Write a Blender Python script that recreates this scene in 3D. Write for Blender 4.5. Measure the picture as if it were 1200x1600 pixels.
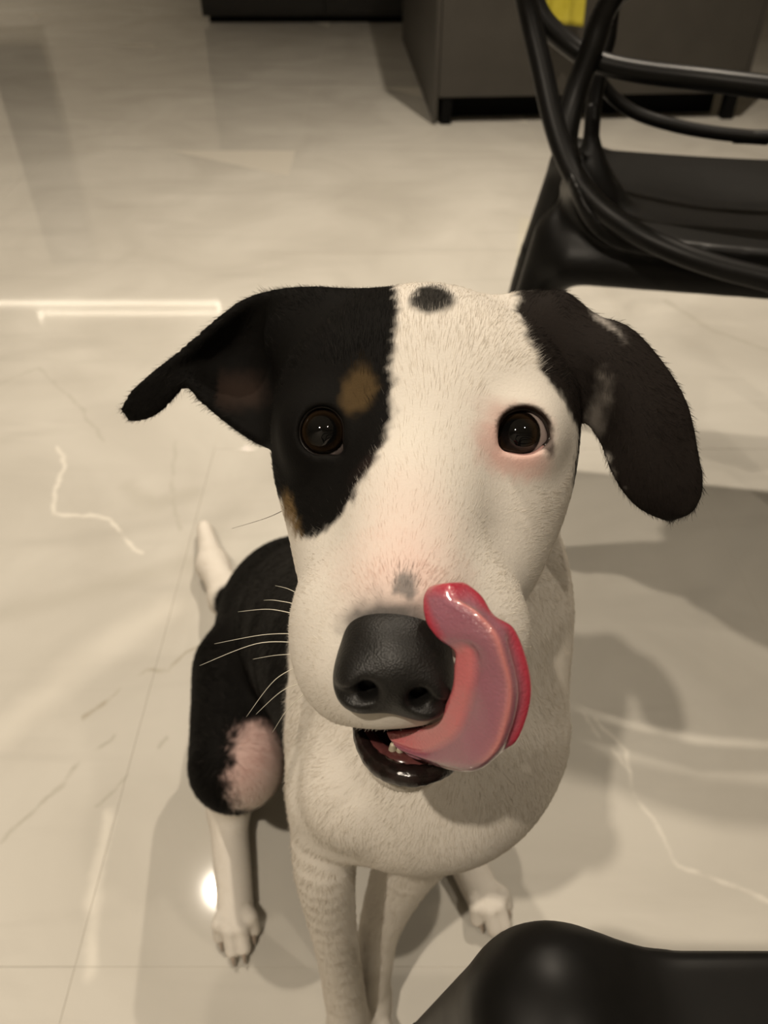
import bpy, math, random
import numpy as np
from mathutils import Vector, Matrix
from mathutils.bvhtree import BVHTree

for o in list(bpy.data.objects):
    bpy.data.objects.remove(o, do_unlink=True)
COL = bpy.context.scene.collection
SC = bpy.context.scene
random.seed(5); RNG = np.random.default_rng(7)

# ------------------------------------------------------------------ camera, light, exposure
CAM_H, PITCH, FPX = 0.80, math.radians(42), 1200.0
cd = bpy.data.cameras.new('phone_camera'); cam = bpy.data.objects.new('phone_camera', cd); COL.objects.link(cam)
cd.sensor_fit = 'VERTICAL'; cd.sensor_height = 36; cd.sensor_width = 27; cd.lens = 36 * FPX / 1600
cam.location = (0, 0, CAM_H); cam.rotation_euler = (math.pi / 2 - PITCH, 0, 0)
cd.clip_start = 0.02
cd.dof.use_dof = True; cd.dof.focus_distance = 0.30; cd.dof.aperture_fstop = 12.0
SC.camera = cam
SC.view_settings.view_transform = 'Standard'; SC.view_settings.look = 'None'
SC.view_settings.gamma = 1; SC.view_settings.use_curve_mapping = False
SC.view_settings.exposure = 0.0
wd = bpy.data.worlds.new('room_air'); SC.world = wd; wd.use_nodes = True
wd.node_tree.nodes['Background'].inputs[0].default_value = (0.9, 0.8, 0.65, 1)
wd.node_tree.nodes['Background'].inputs[1].default_value = 0.02
WARM = (1.0, 0.875, 0.715)
CEIL = 2.6
# ceiling downlights: x, y, watts; last one added to brighten the far wall
DOWNLIGHTS = [(-0.62, -0.62, 20), (0.95, -0.50, 5.5), (-0.70, 1.36, 15), (0.55, 1.90, 25), (-3.1, 4.65, 12)]
LED_POWER = 6.0
SC.cycles.max_bounces = 6; SC.cycles.diffuse_bounces = 3; SC.cycles.glossy_bounces = 3; SC.cycles.caustics_reflective = False; SC.cycles.caustics_refractive = False

# ------------------------------------------------------------------ helpers
CP, SP = math.cos(PITCH), math.sin(PITCH)
F_ = np.array([0, CP, -SP]); U_ = np.array([0, SP, CP]); R_ = np.array([1.0, 0, 0]); C0 = np.array([0, 0, CAM_H])
def at(px, py, z):
    return C0 + z * (F_ + (px - 600) / FPX * R_ + (800 - py) / FPX * U_)
def onz(px, py, h):
    d = F_ + (px - 600) / FPX * R_ + (800 - py) / FPX * U_
    return C0 + (CAM_H - h) / -d[2] * d
FRAME = np.stack([R_, U_, F_])          # rows: axes of the dog's face (right, up, away)
def link(name, me, mat=None, parent=None):
    o = bpy.data.objects.new(name, me); COL.objects.link(o)
    if mat is not None: me.materials.append(mat)
    if parent is not None: o.parent = parent
    return o
def tag(o, label=None, cat=None, group=None, kind=None):
    if label: o['label'] = label
    if cat: o['category'] = cat
    if group: o['group'] = group
    if kind: o['kind'] = kind
    return o
def empty(name, loc=(0, 0, 0), rz=0):
    o = bpy.data.objects.new(name, None); COL.objects.link(o); o.location = loc; o.rotation_euler = (0, 0, rz)
    o.empty_display_size = 0.05
    return o
def mesh(name, v, f, smooth=True):
    me = bpy.data.meshes.new(name)
    me.from_pydata([tuple(map(float, p)) for p in v], [], [tuple(map(int, q)) for q in f])
    me.validate(); me.update()
    if smooth: me.polygons.foreach_set('use_smooth', [True] * len(me.polygons))
    return me
def big_mesh(name, v, f):
    me = bpy.data.meshes.new(name); n = len(f)
    me.vertices.add(len(v)); me.vertices.foreach_set('co', np.asarray(v, np.float32).ravel())
    me.loops.add(n * 4); me.loops.foreach_set('vertex_index', np.asarray(f, np.int32).ravel())
    me.polygons.add(n); me.polygons.foreach_set('loop_start', np.arange(n, dtype=np.int32) * 4)
    me.polygons.foreach_set('use_smooth', np.ones(n, bool))
    me.update(calc_edges=True); me.validate()
    return me
def box(x0, x1, y0, y1, z0, z1, bev=0.0):
    if bev <= 0:
        v = [(x, y, z) for x in (x0, x1) for y in (y0, y1) for z in (z0, z1)]
        f = [(0, 1, 3, 2), (4, 6, 7, 5), (0, 4, 5, 1), (2, 3, 7, 6), (0, 2, 6, 4), (1, 5, 7, 3)]
        return v, f
    import bmesh
    bm = bmesh.new(); bmesh.ops.create_cube(bm, size=1)
    for p in bm.verts:
        p.co = ((x0 + x1) / 2 + p.co.x * (x1 - x0), (y0 + y1) / 2 + p.co.y * (y1 - y0), (z0 + z1) / 2 + p.co.z * (z1 - z0))
    bmesh.ops.bevel(bm, geom=bm.edges[:], offset=bev, segments=2, affect='EDGES', profile=0.5)
    bm.verts.index_update()
    v = [tuple(p.co) for p in bm.verts]; f = [tuple(p.index for p in q.verts) for q in bm.faces]; bm.free()
    return v, f
def boxobj(name, mat, parent, *a, bev=0.0):
    v, f = box(*a, bev=bev); return link(name, mesh(name, v, f, False), mat, parent)
def crom(P, n):
    """Catmull-Rom through rows of P, n samples per span."""
    P = np.asarray(P, float); out = []
    for i in range(len(P) - 1):
        p0 = P[max(i - 1, 0)]; p1 = P[i]; p2 = P[i + 1]; p3 = P[min(i + 2, len(P) - 1)]
        for k in range(n):
            t = k / n
            out.append(0.5 * (2 * p1 + (p2 - p0) * t + (2 * p0 - 5 * p1 + 4 * p2 - p3) * t * t + (3 * p1 - p0 - 3 * p2 + p3) * t ** 3))
    out.append(P[-1]); return np.array(out)
def tube(path, rad, seg=12, flat=1.0, upv=(0, 0, 1), closed=False):
    path = np.asarray(path, float); n = len(path); rad = np.broadcast_to(np.asarray(rad, float), (n,))
    v = []; f = []
    for i in range(n):
        if closed: t = path[(i + 1) % n] - path[i - 1]
        else: t = path[min(i + 1, n - 1)] - path[max(i - 1, 0)]
        t = t / (np.linalg.norm(t) + 1e-12); u = np.array(upv, float); u = u - t * u.dot(t)
        if np.linalg.norm(u) < 1e-3: u = np.array([0, 1.0, 0]) - t * t[1]
        u /= np.linalg.norm(u); s = np.cross(t, u)
        for k in range(seg):
            a = 2 * math.pi * k / seg
            v.append(path[i] + rad[i] * (math.cos(a) * s + math.sin(a) * u * flat))
    for i in range(n if closed else n - 1):
        j = (i + 1) % n
        for k in range(seg):
            f.append((i * seg + k, i * seg + (k + 1) % seg, j * seg + (k + 1) % seg, j * seg + k))
    if not closed:
        f.append(tuple(range(seg))[::-1]); f.append(tuple((n - 1) * seg + k for k in range(seg)))
    return v, f

# ---- signed-distance modelling: primitives, smooth union, surface nets
def sd_ell(p, c, r, R=None):
    q = p - np.asarray(c, np.float32)
    if R is not None: q = q @ np.asarray(R, np.float32).T
    r = np.asarray(r, np.float32)
    a = np.sqrt(((q / r) ** 2).sum(1)); b = np.sqrt(((q / (r * r)) ** 2).sum(1)) + 1e-6
    return a * (a - 1) / b
def sd_cone(p, a, b, ra, rb):
    a = np.asarray(a, np.float32); b = np.asarray(b, np.float32); d = b - a
    q = p - a; t = np.clip((q @ d) / max(float(d @ d), 1e-9), 0, 1)
    return np.sqrt(((q - t[:, None] * d) ** 2).sum(1)) - (ra + t * (rb - ra))
def smin(a, b, k):
    h = np.maximum(k - np.abs(a - b), 0) / k
    return np.minimum(a, b) - h * h * k * 0.25
def smax(a, b, k): return -smin(-a, -b, k)
def axis(lo, hi, ranges, coarse):
    out = [lo]
    while out[-1] < hi:
        x = out[-1]; s = coarse
        for a, b, fine in ranges:
            d = 0 if a <= x <= b else min(abs(x - a), abs(x - b)); s = min(s, fine + d * 0.14)
        out.append(x + s)
    return np.array(out, np.float32)
def surface_nets(ax, ay, az, fn, block=6):
    nx, ny, nz = [int(math.ceil(len(a) / block)) * block for a in (ax, ay, az)]
    def ext(a, n):
        d = a[-1] - a[-2]; return np.concatenate([a, a[-1] + d * np.arange(1, n - len(a) + 1)]).astype(np.float32)
    ax, ay, az = ext(ax, nx), ext(ay, ny), ext(az, nz)
    bx, by, bz = nx // block, ny // block, nz // block
    cx, cy, cz = [a.reshape(-1, block).mean(1) for a in (ax, ay, az)]
    g = np.stack(np.meshgrid(cx, cy, cz, indexing='ij'), -1).reshape(-1, 3)
    dc = fn(g, True).reshape(bx, by, bz)
    sx, sy, sz = [(a.reshape(-1, block)[:, -1] - a.reshape(-1, block)[:, 0]) * block / (block - 1) for a in (ax, ay, az)]
    diag = 0.5 * np.sqrt(sx[:, None, None] ** 2 + sy[None, :, None] ** 2 + sz[None, None, :] ** 2)
    act = np.abs(dc) < diag * 1.35 + 0.004
    val = np.where(np.repeat(np.repeat(np.repeat(dc, block, 0), block, 1), block, 2) < 0, np.float32(-1), np.float32(1)).astype(np.float32)
    bi = np.argwhere(act); o = np.stack(np.meshgrid(*[np.arange(block)] * 3, indexing='ij'), -1).reshape(-1, 3)
    for s in range(0, len(bi), 4000):
        idx = (bi[s:s + 4000, None, :] * block + o[None]).reshape(-1, 3)
        pts = np.stack([ax[idx[:, 0]], ay[idx[:, 1]], az[idx[:, 2]]], 1)
        val[idx[:, 0], idx[:, 1], idx[:, 2]] = fn(pts, False)
    ins = val < 0
    c = np.zeros((nx - 1, ny - 1, nz - 1), np.int8)
    for i in (0, 1):
        for j in (0, 1):
            for k in (0, 1):
                c += ins[i:nx - 1 + i, j:ny - 1 + j, k:nz - 1 + k]
    cell = np.argwhere((c > 0) & (c < 8)); m = len(cell)
    cid = np.full(c.shape, -1, np.int32); cid[cell[:, 0], cell[:, 1], cell[:, 2]] = np.arange(m)
    acc = np.zeros((m, 3)); cnt = np.zeros(m)
    corners = [(i, j, k) for i in (0, 1) for j in (0, 1) for k in (0, 1)]
    def cv(o_):
        a, b, d = cell[:, 0] + o_[0], cell[:, 1] + o_[1], cell[:, 2] + o_[2]
        return val[a, b, d], np.stack([ax[a], ay[b], az[d]], 1)
    for a in corners:
        for e in range(3):
            if a[e] == 0:
                b = list(a); b[e] = 1
                va, pa = cv(a); vb, pb = cv(b)
                x = (va < 0) != (vb < 0)
                t = np.clip(np.where(x, va / np.where(x, va - vb, 1), 0), 0, 1)
                acc[x] += (pa + (pb - pa) * t[:, None])[x]; cnt[x] += 1
    verts = acc / np.maximum(cnt, 1)[:, None]
    faces = []
    for e in range(3):
        sl0 = [slice(1, -1)] * 3; sl1 = [slice(1, -1)] * 3
        sl0[e] = slice(0, -1); sl1[e] = slice(1, None)
        A = ins[tuple(sl0)]; B = ins[tuple(sl1)]
        ed = np.argwhere(A != B)
        off = np.ones(3, int); off[e] = 0
        pos = ed + off
        u, w = (e + 1) % 3, (e + 2) % 3
        def q(du, dw):
            r = pos.copy(); r[:, u] -= du; r[:, w] -= dw
            return cid[r[:, 0], r[:, 1], r[:, 2]]
        quad = np.stack([q(1, 1), q(0, 1), q(0, 0), q(1, 0)], 1)
        flip = ~A[ed[:, 0], ed[:, 1], ed[:, 2]]
        quad[flip] = quad[flip][:, ::-1]
        faces.append(quad)
    faces = np.concatenate(faces); faces = faces[(faces >= 0).all(1)]
    return verts, faces
def relax(v, f, it=1, lam=0.5):
    e = np.concatenate([f[:, [0, 1]], f[:, [1, 2]], f[:, [2, 3]], f[:, [3, 0]]])
    for _ in range(it):
        s = np.zeros_like(v); n = np.zeros(len(v))
        for d in range(3):
            s[:, d] = np.bincount(e[:, 0], v[e[:, 1], d], len(v)) + np.bincount(e[:, 1], v[e[:, 0], d], len(v))
        n = np.bincount(e[:, 0], None, len(v)) + np.bincount(e[:, 1], None, len(v))
        v = v + lam * (s / np.maximum(n, 1)[:, None] - v)
    return v
def vnoise(p, scale, seed=0):
    """smooth value noise in numpy, about -1..1"""
    q = p * scale + seed * 17.31; i = np.floor(q).astype(np.int64); f = q - i; f = f * f * (3 - 2 * f)
    r = 0
    for a in (0, 1):
        for b in (0, 1):
            for c in (0, 1):
                h = (i[:, 0] + a) * 374761393 + (i[:, 1] + b) * 668265263 + (i[:, 2] + c) * 2147483647 + seed * 97531
                h = (h ^ (h >> 13)) * 1274126177; h = (h ^ (h >> 16)) & 0xffff
                w = (f[:, 0] if a else 1 - f[:, 0]) * (f[:, 1] if b else 1 - f[:, 1]) * (f[:, 2] if c else 1 - f[:, 2])
                r = r + w * (h / 32767.5 - 1)
    return r
def poly_sd(P, q):
    """signed distance (negative inside) of 2-D points q to polygon P"""
    P = np.asarray(P, float); d = np.full(len(q), 1e9); s = np.zeros(len(q), bool)
    for i in range(len(P)):
        a = P[i]; b = P[(i + 1) % len(P)]; e = b - a; w = q - a
        t = np.clip((w @ e) / (e @ e + 1e-12), 0, 1); d = np.minimum(d, np.hypot(*(w - t[:, None] * e).T))
        c = ((a[1] > q[:, 1]) != (b[1] > q[:, 1])) & (q[:, 0] < (b[0] - a[0]) * (q[:, 1] - a[1]) / (b[1] - a[1] + 1e-12) + a[0])
        s ^= c
    return np.where(s, -d, d)
def lin(r, g, b):
    f = lambda c: (c / 255 / 12.92) if c / 255 <= 0.04045 else ((c / 255 + 0.055) / 1.055) ** 2.4
    return np.array([f(r), f(g), f(b)])

# ------------------------------------------------------------------ materials
def mat(name, col=(0.5, 0.5, 0.5), rough=0.5, spec=0.5, **kw):
    m = bpy.data.materials.new(name); m.use_nodes = True; b = m.node_tree.nodes['Principled BSDF']
    b.inputs['Base Color'].default_value = (*col[:3], 1); b.inputs['Roughness'].default_value = rough
    b.inputs['Specular IOR Level'].default_value = spec
    for k, v in kw.items(): b.inputs[k.replace('_', ' ')].default_value = v
    return m
def nd(m, t, **kw):
    n = m.node_tree.nodes.new(t)
    for k, v in kw.items(): setattr(n, k, v)
    return n
def lk(m, a, b): m.node_tree.links.new(a, b)
def attr_mat(name, attr, rough=0.6, spec=0.3, bump=None, **kw):
    m = mat(name, (1, 1, 1), rough, spec, **kw); b = m.node_tree.nodes['Principled BSDF']
    a = nd(m, 'ShaderNodeAttribute', attribute_name=attr); lk(m, a.outputs['Color'], b.inputs['Base Color'])
    if bump:
        n = nd(m, 'ShaderNodeTexNoise'); n.inputs['Scale'].default_value = bump[0]; n.inputs['Detail'].default_value = 4
        g = nd(m, 'ShaderNodeNewGeometry'); lk(m, g.outputs['Position'], n.inputs['Vector'])
        u = nd(m, 'ShaderNodeBump'); u.inputs['Strength'].default_value = bump[1]; u.inputs['Distance'].default_value = bump[2]
        lk(m, n.outputs['Fac'], u.inputs['Height']); lk(m, u.outputs['Normal'], b.inputs['Normal'])
    return m
def noisy_mat(name, c1, c2, scale, rough, spec=0.5, bump=0.0, **kw):
    m = mat(name, c1, rough, spec, **kw); b = m.node_tree.nodes['Principled BSDF']
    t = nd(m, 'ShaderNodeTexCoord'); n = nd(m, 'ShaderNodeTexNoise'); n.inputs['Scale'].default_value = scale; n.inputs['Detail'].default_value = 5
    lk(m, t.outputs['Object'], n.inputs['Vector'])
    r = nd(m, 'ShaderNodeValToRGB'); r.color_ramp.elements[0].position = 0.3; r.color_ramp.elements[1].position = 0.7
    r.color_ramp.elements[0].color = (*c1, 1); r.color_ramp.elements[1].color = (*c2, 1)
    lk(m, n.outputs['Fac'], r.inputs[0]); lk(m, r.outputs[0], b.inputs['Base Color'])
    if bump:
        u = nd(m, 'ShaderNodeBump'); u.inputs['Strength'].default_value = bump; u.inputs['Distance'].default_value = 0.001
        lk(m, n.outputs['Fac'], u.inputs['Height']); lk(m, u.outputs['Normal'], b.inputs['Normal'])
    return m
def marble():
    m = mat('polished_marble_porcelain', (0.6, 0.55, 0.46), 0.045, 0.75); b = m.node_tree.nodes['Principled BSDF']
    g = nd(m, 'ShaderNodeNewGeometry')
    n1 = nd(m, 'ShaderNodeTexNoise'); n1.inputs['Scale'].default_value = 2.6; n1.inputs['Detail'].default_value = 7; n1.inputs['Distortion'].default_value = 1.3
    lk(m, g.outputs['Position'], n1.inputs['Vector'])
    r1 = nd(m, 'ShaderNodeValToRGB')
    r1.color_ramp.elements[0].position = 0.30; r1.color_ramp.elements[0].color = (*FLOOR_A, 1)
    r1.color_ramp.elements[1].position = 0.72; r1.color_ramp.elements[1].color = (*FLOOR_B, 1)
    lk(m, n1.outputs['Fac'], r1.inputs[0]); cur = r1.outputs[0]
    # soft streaks running diagonally across the slabs
    mp = nd(m, 'ShaderNodeMapping'); mp.inputs['Rotation'].default_value = (0, 0, math.radians(38)); mp.inputs['Scale'].default_value = (1.2, 6.5, 1)
    lk(m, g.outputs['Position'], mp.inputs['Vector'])
    n2 = nd(m, 'ShaderNodeTexNoise'); n2.inputs['Scale'].default_value = 1.7; n2.inputs['Detail'].default_value = 6; n2.inputs['Distortion'].default_value = 0.8
    lk(m, mp.outputs[0], n2.inputs['Vector'])
    r2 = nd(m, 'ShaderNodeValToRGB'); r2.color_ramp.elements[0].position = 0.52; r2.color_ramp.elements[0].color = (0, 0, 0, 1)
    r2.color_ramp.elements[1].position = 0.75; r2.color_ramp.elements[1].color = (1, 1, 1, 1)
    lk(m, n2.outputs['Fac'], r2.inputs[0])
    mx = nd(m, 'ShaderNodeMix', data_type='RGBA'); s_ = nd(m, 'ShaderNodeMath', operation='MULTIPLY'); s_.inputs[1].default_value = 0.6
    lk(m, r2.outputs[0], s_.inputs[0]); lk(m, s_.outputs[0], mx.inputs[0]); lk(m, cur, mx.inputs[6]); mx.inputs[7].default_value = (*FLOOR_C, 1)
    cur = mx.outputs[2]
    # individual veins: distance to poly-lines on the floor, edges roughened by noise
    n3 = nd(m, 'ShaderNodeTexNoise'); n3.inputs['Scale'].default_value = 22; n3.inputs['Detail'].default_value = 3
    lk(m, g.outputs['Position'], n3.inputs['Vector'])
    sub = nd(m, 'ShaderNodeVectorMath', operation='SUBTRACT'); sub.inputs[1].default_value = (0.5, 0.5, 0.5); lk(m, n3.outputs['Color'], sub.inputs[0])
    sc_ = nd(m, 'ShaderNodeVectorMath', operation='SCALE'); sc_.inputs['Scale'].default_value = 0.022; lk(m, sub.outputs[0], sc_.inputs[0])
    wob = nd(m, 'ShaderNodeVectorMath', operation='ADD'); lk(m, g.outputs['Position'], wob.inputs[0]); lk(m, sc_.outputs[0], wob.inputs[1])
    for pts, w, col, amt in VEINS:
        dist = None
        for p, q in zip(pts[:-1], pts[1:]):
            A = onz(*p, 0); B = onz(*q, 0); D = B - A; L2 = float(D @ D)
            pa = nd(m, 'ShaderNodeVectorMath', operation='SUBTRACT'); lk(m, wob.outputs[0], pa.inputs[0]); pa.inputs[1].default_value = tuple(A)
            dt = nd(m, 'ShaderNodeVectorMath', operation='DOT_PRODUCT'); lk(m, pa.outputs[0], dt.inputs[0]); dt.inputs[1].default_value = tuple(D / L2)
            cl = nd(m, 'ShaderNodeClamp'); lk(m, dt.outputs['Value'], cl.inputs[0])
            se = nd(m, 'ShaderNodeVectorMath', operation='SCALE'); se.inputs[0].default_value = tuple(D); lk(m, cl.outputs[0], se.inputs['Scale'])
            df = nd(m, 'ShaderNodeVectorMath', operation='DISTANCE'); lk(m, pa.outputs[0], df.inputs[0]); lk(m, se.outputs[0], df.inputs[1])
            if dist is None: dist = df.outputs['Value']
            else:
                mi = nd(m, 'ShaderNodeMath', operation='MINIMUM'); lk(m, dist, mi.inputs[0]); lk(m, df.outputs['Value'], mi.inputs[1]); dist = mi.outputs[0]
        mr = nd(m, 'ShaderNodeMapRange', interpolation_type='SMOOTHSTEP'); mr.inputs[1].default_value = 0; mr.inputs[2].default_value = w
        mr.inputs[3].default_value = amt; mr.inputs[4].default_value = 0; lk(m, dist, mr.inputs[0])
        mx = nd(m, 'ShaderNodeMix', data_type='RGBA'); lk(m, mr.outputs[0], mx.inputs[0]); lk(m, cur, mx.inputs[6]); mx.inputs[7].default_value = (*col, 1)
        cur = mx.outputs[2]
    lk(m, cur, b.inputs['Base Color'])
    return m
FLOOR_A = (0.48, 0.455, 0.405); FLOOR_B = (0.60, 0.575, 0.52); FLOOR_C = (0.44, 0.415, 0.37)
LIGHTV = (0.80, 0.76, 0.68); DARKV = (0.33, 0.29, 0.22); GREYV = (0.40, 0.375, 0.32)
VEINS = [
    ([(92, 698), (100, 730), (80, 775), (84, 802), (140, 806), (172, 812), (190, 835), (218, 862)], 0.0065, LIGHTV, 0.7),
    ([(318, 1004), (290, 1018), (262, 1050), (230, 1048), (180, 1085), (130, 1122)], 0.005, DARKV, 0.65),
    ([(0, 1316), (60, 1262), (120, 1200), (178, 1150)], 0.005, GREYV, 0.8),
    ([(150, 1262), (205, 1212)], 0.004, GREYV, 0.8),
    ([(248, 1165), (262, 1152)], 0.004, GREYV, 0.7),
    ([(172, 1272), (150, 1400), (135, 1525)], 0.012, LIGHTV, 0.45),
    ([(905, 1110), (950, 1165), (985, 1205), (992, 1240), (1040, 1310), (1060, 1352), (1110, 1368), (1200, 1405)], 0.005, LIGHTV, 0.42),
    ([(985, 1205), (978, 1170), (930, 1120)], 0.005, LIGHTV, 0.5),
    ([(1040, 470), (1120, 520), (1200, 545)], 0.012, GREYV, 0.5),
    ([(0, 600), (60, 575), (130, 640), (160, 690)], 0.006, GREYV, 0.45),
    ([(200, 760), (240, 790), (300, 770)], 0.03, GREYV, 0.35),
    ([(275, 690), (268, 760), (280, 830)], 0.006, GREYV, 0.4),
    ([(0, 960), (120, 930), (330, 870)], 0.03, GREYV, 0.3),
    ([(0, 1150), (110, 1050), (260, 950)], 0.04, LIGHTV, 0.3),
]
M = {}
M['marble'] = marble()
M['grout'] = mat('grout', (0.50, 0.47, 0.41), 0.6)
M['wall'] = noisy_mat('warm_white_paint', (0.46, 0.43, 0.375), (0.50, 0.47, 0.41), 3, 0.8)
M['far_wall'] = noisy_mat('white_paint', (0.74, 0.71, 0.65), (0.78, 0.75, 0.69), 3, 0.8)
M['ceiling'] = mat('ceiling_paint', (0.66, 0.63, 0.57), 0.9)
M['taupe'] = noisy_mat('taupe_laminate', (0.040, 0.036, 0.030), (0.050, 0.045, 0.038), 9, 0.5)
M['black_gap'] = mat('black_plinth', (0.003, 0.003, 0.003), 0.7, 0.1)
M['black_lacquer'] = mat('black_lacquer', (0.010, 0.009, 0.009), 0.4)
M['dark_panel'] = mat('dark_panel', (0.012, 0.011, 0.010), 0.5)
M['yellow'] = noisy_mat('yellow_cloth', (0.42, 0.36, 0.03), (0.58, 0.50, 0.07), 14, 0.9, 0.2, 0.6)
M['plastic'] = noisy_mat('black_plastic', (0.005, 0.0048, 0.0044), (0.0065, 0.006, 0.0056), 60, 0.40, 0.22)
M['trim'] = mat('white_trim', (0.8, 0.78, 0.72), 0.4)

# ------------------------------------------------------------------ the room
TILE = 0.80; X0, X1, Y0, Y1 = -3.49, 2.91, -1.35, 5.65
fl = empty('floor'); tag(fl, 'glossy cream marble-look tiled floor', kind='structure')
v, f = box(X0 - 0.1, X1 + 0.1, Y0 - 0.1, Y1 + 0.1, -0.06, -0.0006); link('grout_bed', mesh('grout_bed', v, f, False), M['grout'], fl)
gap = 0.0003
v, f = box(gap, TILE - gap, gap, TILE - gap, -0.012, 0.0, bev=0.0002); tme = mesh('tile', v, f, False); tme.materials.append(M['marble'])
for i in range(9):
    for j in range(9):
        o = bpy.data.objects.new('tile', tme); COL.objects.link(o); o.parent = fl
        o.location = (-3.49 + i * TILE - TILE * 0 , -1.35 + j * TILE, 0)
        o.rotation_euler = (random.uniform(-1, 1) * 0.0006, random.uniform(-1, 1) * 0.0006, 0)
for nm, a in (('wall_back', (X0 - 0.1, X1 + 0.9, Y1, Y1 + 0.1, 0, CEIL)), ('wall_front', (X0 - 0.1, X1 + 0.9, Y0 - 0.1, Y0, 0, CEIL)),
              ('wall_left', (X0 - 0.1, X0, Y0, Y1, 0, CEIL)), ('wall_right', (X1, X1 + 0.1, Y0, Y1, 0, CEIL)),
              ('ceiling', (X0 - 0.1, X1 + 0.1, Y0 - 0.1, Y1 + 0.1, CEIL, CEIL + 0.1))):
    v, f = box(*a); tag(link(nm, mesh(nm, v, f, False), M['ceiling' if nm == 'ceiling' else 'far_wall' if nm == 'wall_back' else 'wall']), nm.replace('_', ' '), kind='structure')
v, f = box(X0 + 0.001, X1 - 0.001, Y1 - 0.012, Y1 - 0.0005, 0.001, 0.08); tag(link('baseboard_back', mesh('baseboard_back', v, f, False), M['trim']), kind='structure')

# downlights recessed in the ceiling (their light lives here)
def glow(name, col, strength):
    m = bpy.data.materials.new(name); m.use_nodes = True; nt = m.node_tree; nt.nodes.remove(nt.nodes['Principled BSDF'])
    e = nt.nodes.new('ShaderNodeEmission'); e.inputs[0].default_value = (*col, 1); e.inputs[1].default_value = strength
    nt.links.new(e.outputs[0], nt.nodes['Material Output'].inputs[0]); return m
M['led'] = glow('led_glow', (1.0, 0.86, 0.66), LED_POWER)
for i, (x, y, w) in enumerate(DOWNLIGHTS):
    d = empty('ceiling_downlight', (x, y, CEIL))
    tag(d, 'round recessed downlight in the ceiling ' + ('left' if x < 0 else 'right') + (' above the camera' if y < 0 else ' near the far wall, added to brighten it' if y > 4 else ' above the dog' if x < 0 else ' above the chair'), 'downlight', 'recessed ceiling downlights')
    ang = np.linspace(0, 2 * math.pi, 33)[:-1]
    link('trim_ring', mesh('trim_ring', *tube([(0.055 * math.cos(a), 0.055 * math.sin(a), -0.004) for a in ang], 0.006, 8, closed=True)), M['trim'], d)
    L = bpy.data.lights.new('downlight_lamp', 'AREA'); L.shape = 'DISK'; L.size = 0.06; L.energy = w; L.color = WARM; L.spread = math.radians(115)
    lo = bpy.data.objects.new('downlight_lamp', L); COL.objects.link(lo); lo.parent = d; lo.location = (0, 0, -0.006)

# black low unit on the far wall
bu = empty('media_unit', (-0.46, 5.05, 0)); tag(bu, 'low black unit standing against the far wall', 'cabinet')
boxobj('body', M['black_lacquer'], bu, -0.50, 0.80, -0.28, 0.55, 0.03, 0.66, bev=0.004)
boxobj('plinth', M['black_gap'], bu, -0.47, 0.77, -0.25, 0.53, 0.0, 0.03)
boxobj('door', M['black_lacquer'], bu, -0.495, 0.145, -0.297, -0.281, 0.05, 0.64, bev=0.002)
boxobj('door', M['black_lacquer'], bu, 0.155, 0.795, -0.297, -0.281, 0.05, 0.64, bev=0.002)
# tall dark panel on the far wall, seen as a streak in the polished floor
tp = empty('wall_panel', (-2.36, Y1 - 0.013, 0)); tag(tp, 'tall narrow dark panel on the far wall mirrored in the floor', 'wall panel')
boxobj('panel', M['dark_panel'], tp, -0.17, 0.17, -0.03, 0.0, 0.26, 1.72, bev=0.004)
# lit LED ledge on the far wall, seen as a white line in the polished floor
ld = empty('light_ledge', (-2.1, Y1 - 0.013, 1.98)); tag(ld, 'long lit ledge on the far wall mirrored as a white line', 'wall light')
boxobj('ledge', M['trim'], ld, -1.0, 0.83, -0.05, 0.0, 0.025, 0.06, bev=0.003)
boxobj('led_strip', M['led'], ld, -0.98, 0.81, -0.062, -0.051, 0.03, 0.052)
boxobj('led_strip', M['led'], ld, 0.79, 0.81, -0.062, -0.051, 0.054, 0.115)
boxobj('led_strip', M['led'], ld, -0.62, 0.81, -0.062, -0.051, 0.117, 0.135)
boxobj('led_strip', M['led'], ld, -0.64, -0.622, -0.062, -0.051, 0.117, 0.19)

# taupe cabinet behind the chair
cb = empty('storage_cabinet', (0.172, 2.93, 0)); tag(cb, 'dark taupe cabinet on black feet behind the black chair', 'cabinet')
cb.rotation_euler = (0, 0, math.radians(3.5))
W, Dp = 1.10, 1.36
boxobj('body', M['taupe'], cb, 0.016, W - 0.016, 0.02, Dp, 0.088, 0.80, bev=0.002)
boxobj('side_panel', M['taupe'], cb, 0.0, 0.015, 0.0, Dp, 0.012, 0.80, bev=0.002)
boxobj('side_panel', M['taupe'], cb, W - 0.015, W, 0.0, Dp, 0.088, 0.80, bev=0.002)
boxobj('front_panel', M['taupe'], cb, 0.017, W - 0.017, 0.0, 0.019, 0.088, 0.80, bev=0.002)
boxobj('foot', M['black_gap'], cb, 0.030, 0.065, 0.005, 0.045, 0.0, 0.087)
boxobj('foot', M['black_gap'], cb, W - 0.055, W - 0.016, 0.005, 0.045, 0.0, 0.087)
boxobj('plinth', M['black_gap'], cb, 0.06, W - 0.06, 0.10, Dp - 0.05, 0.0, 0.087)

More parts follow.
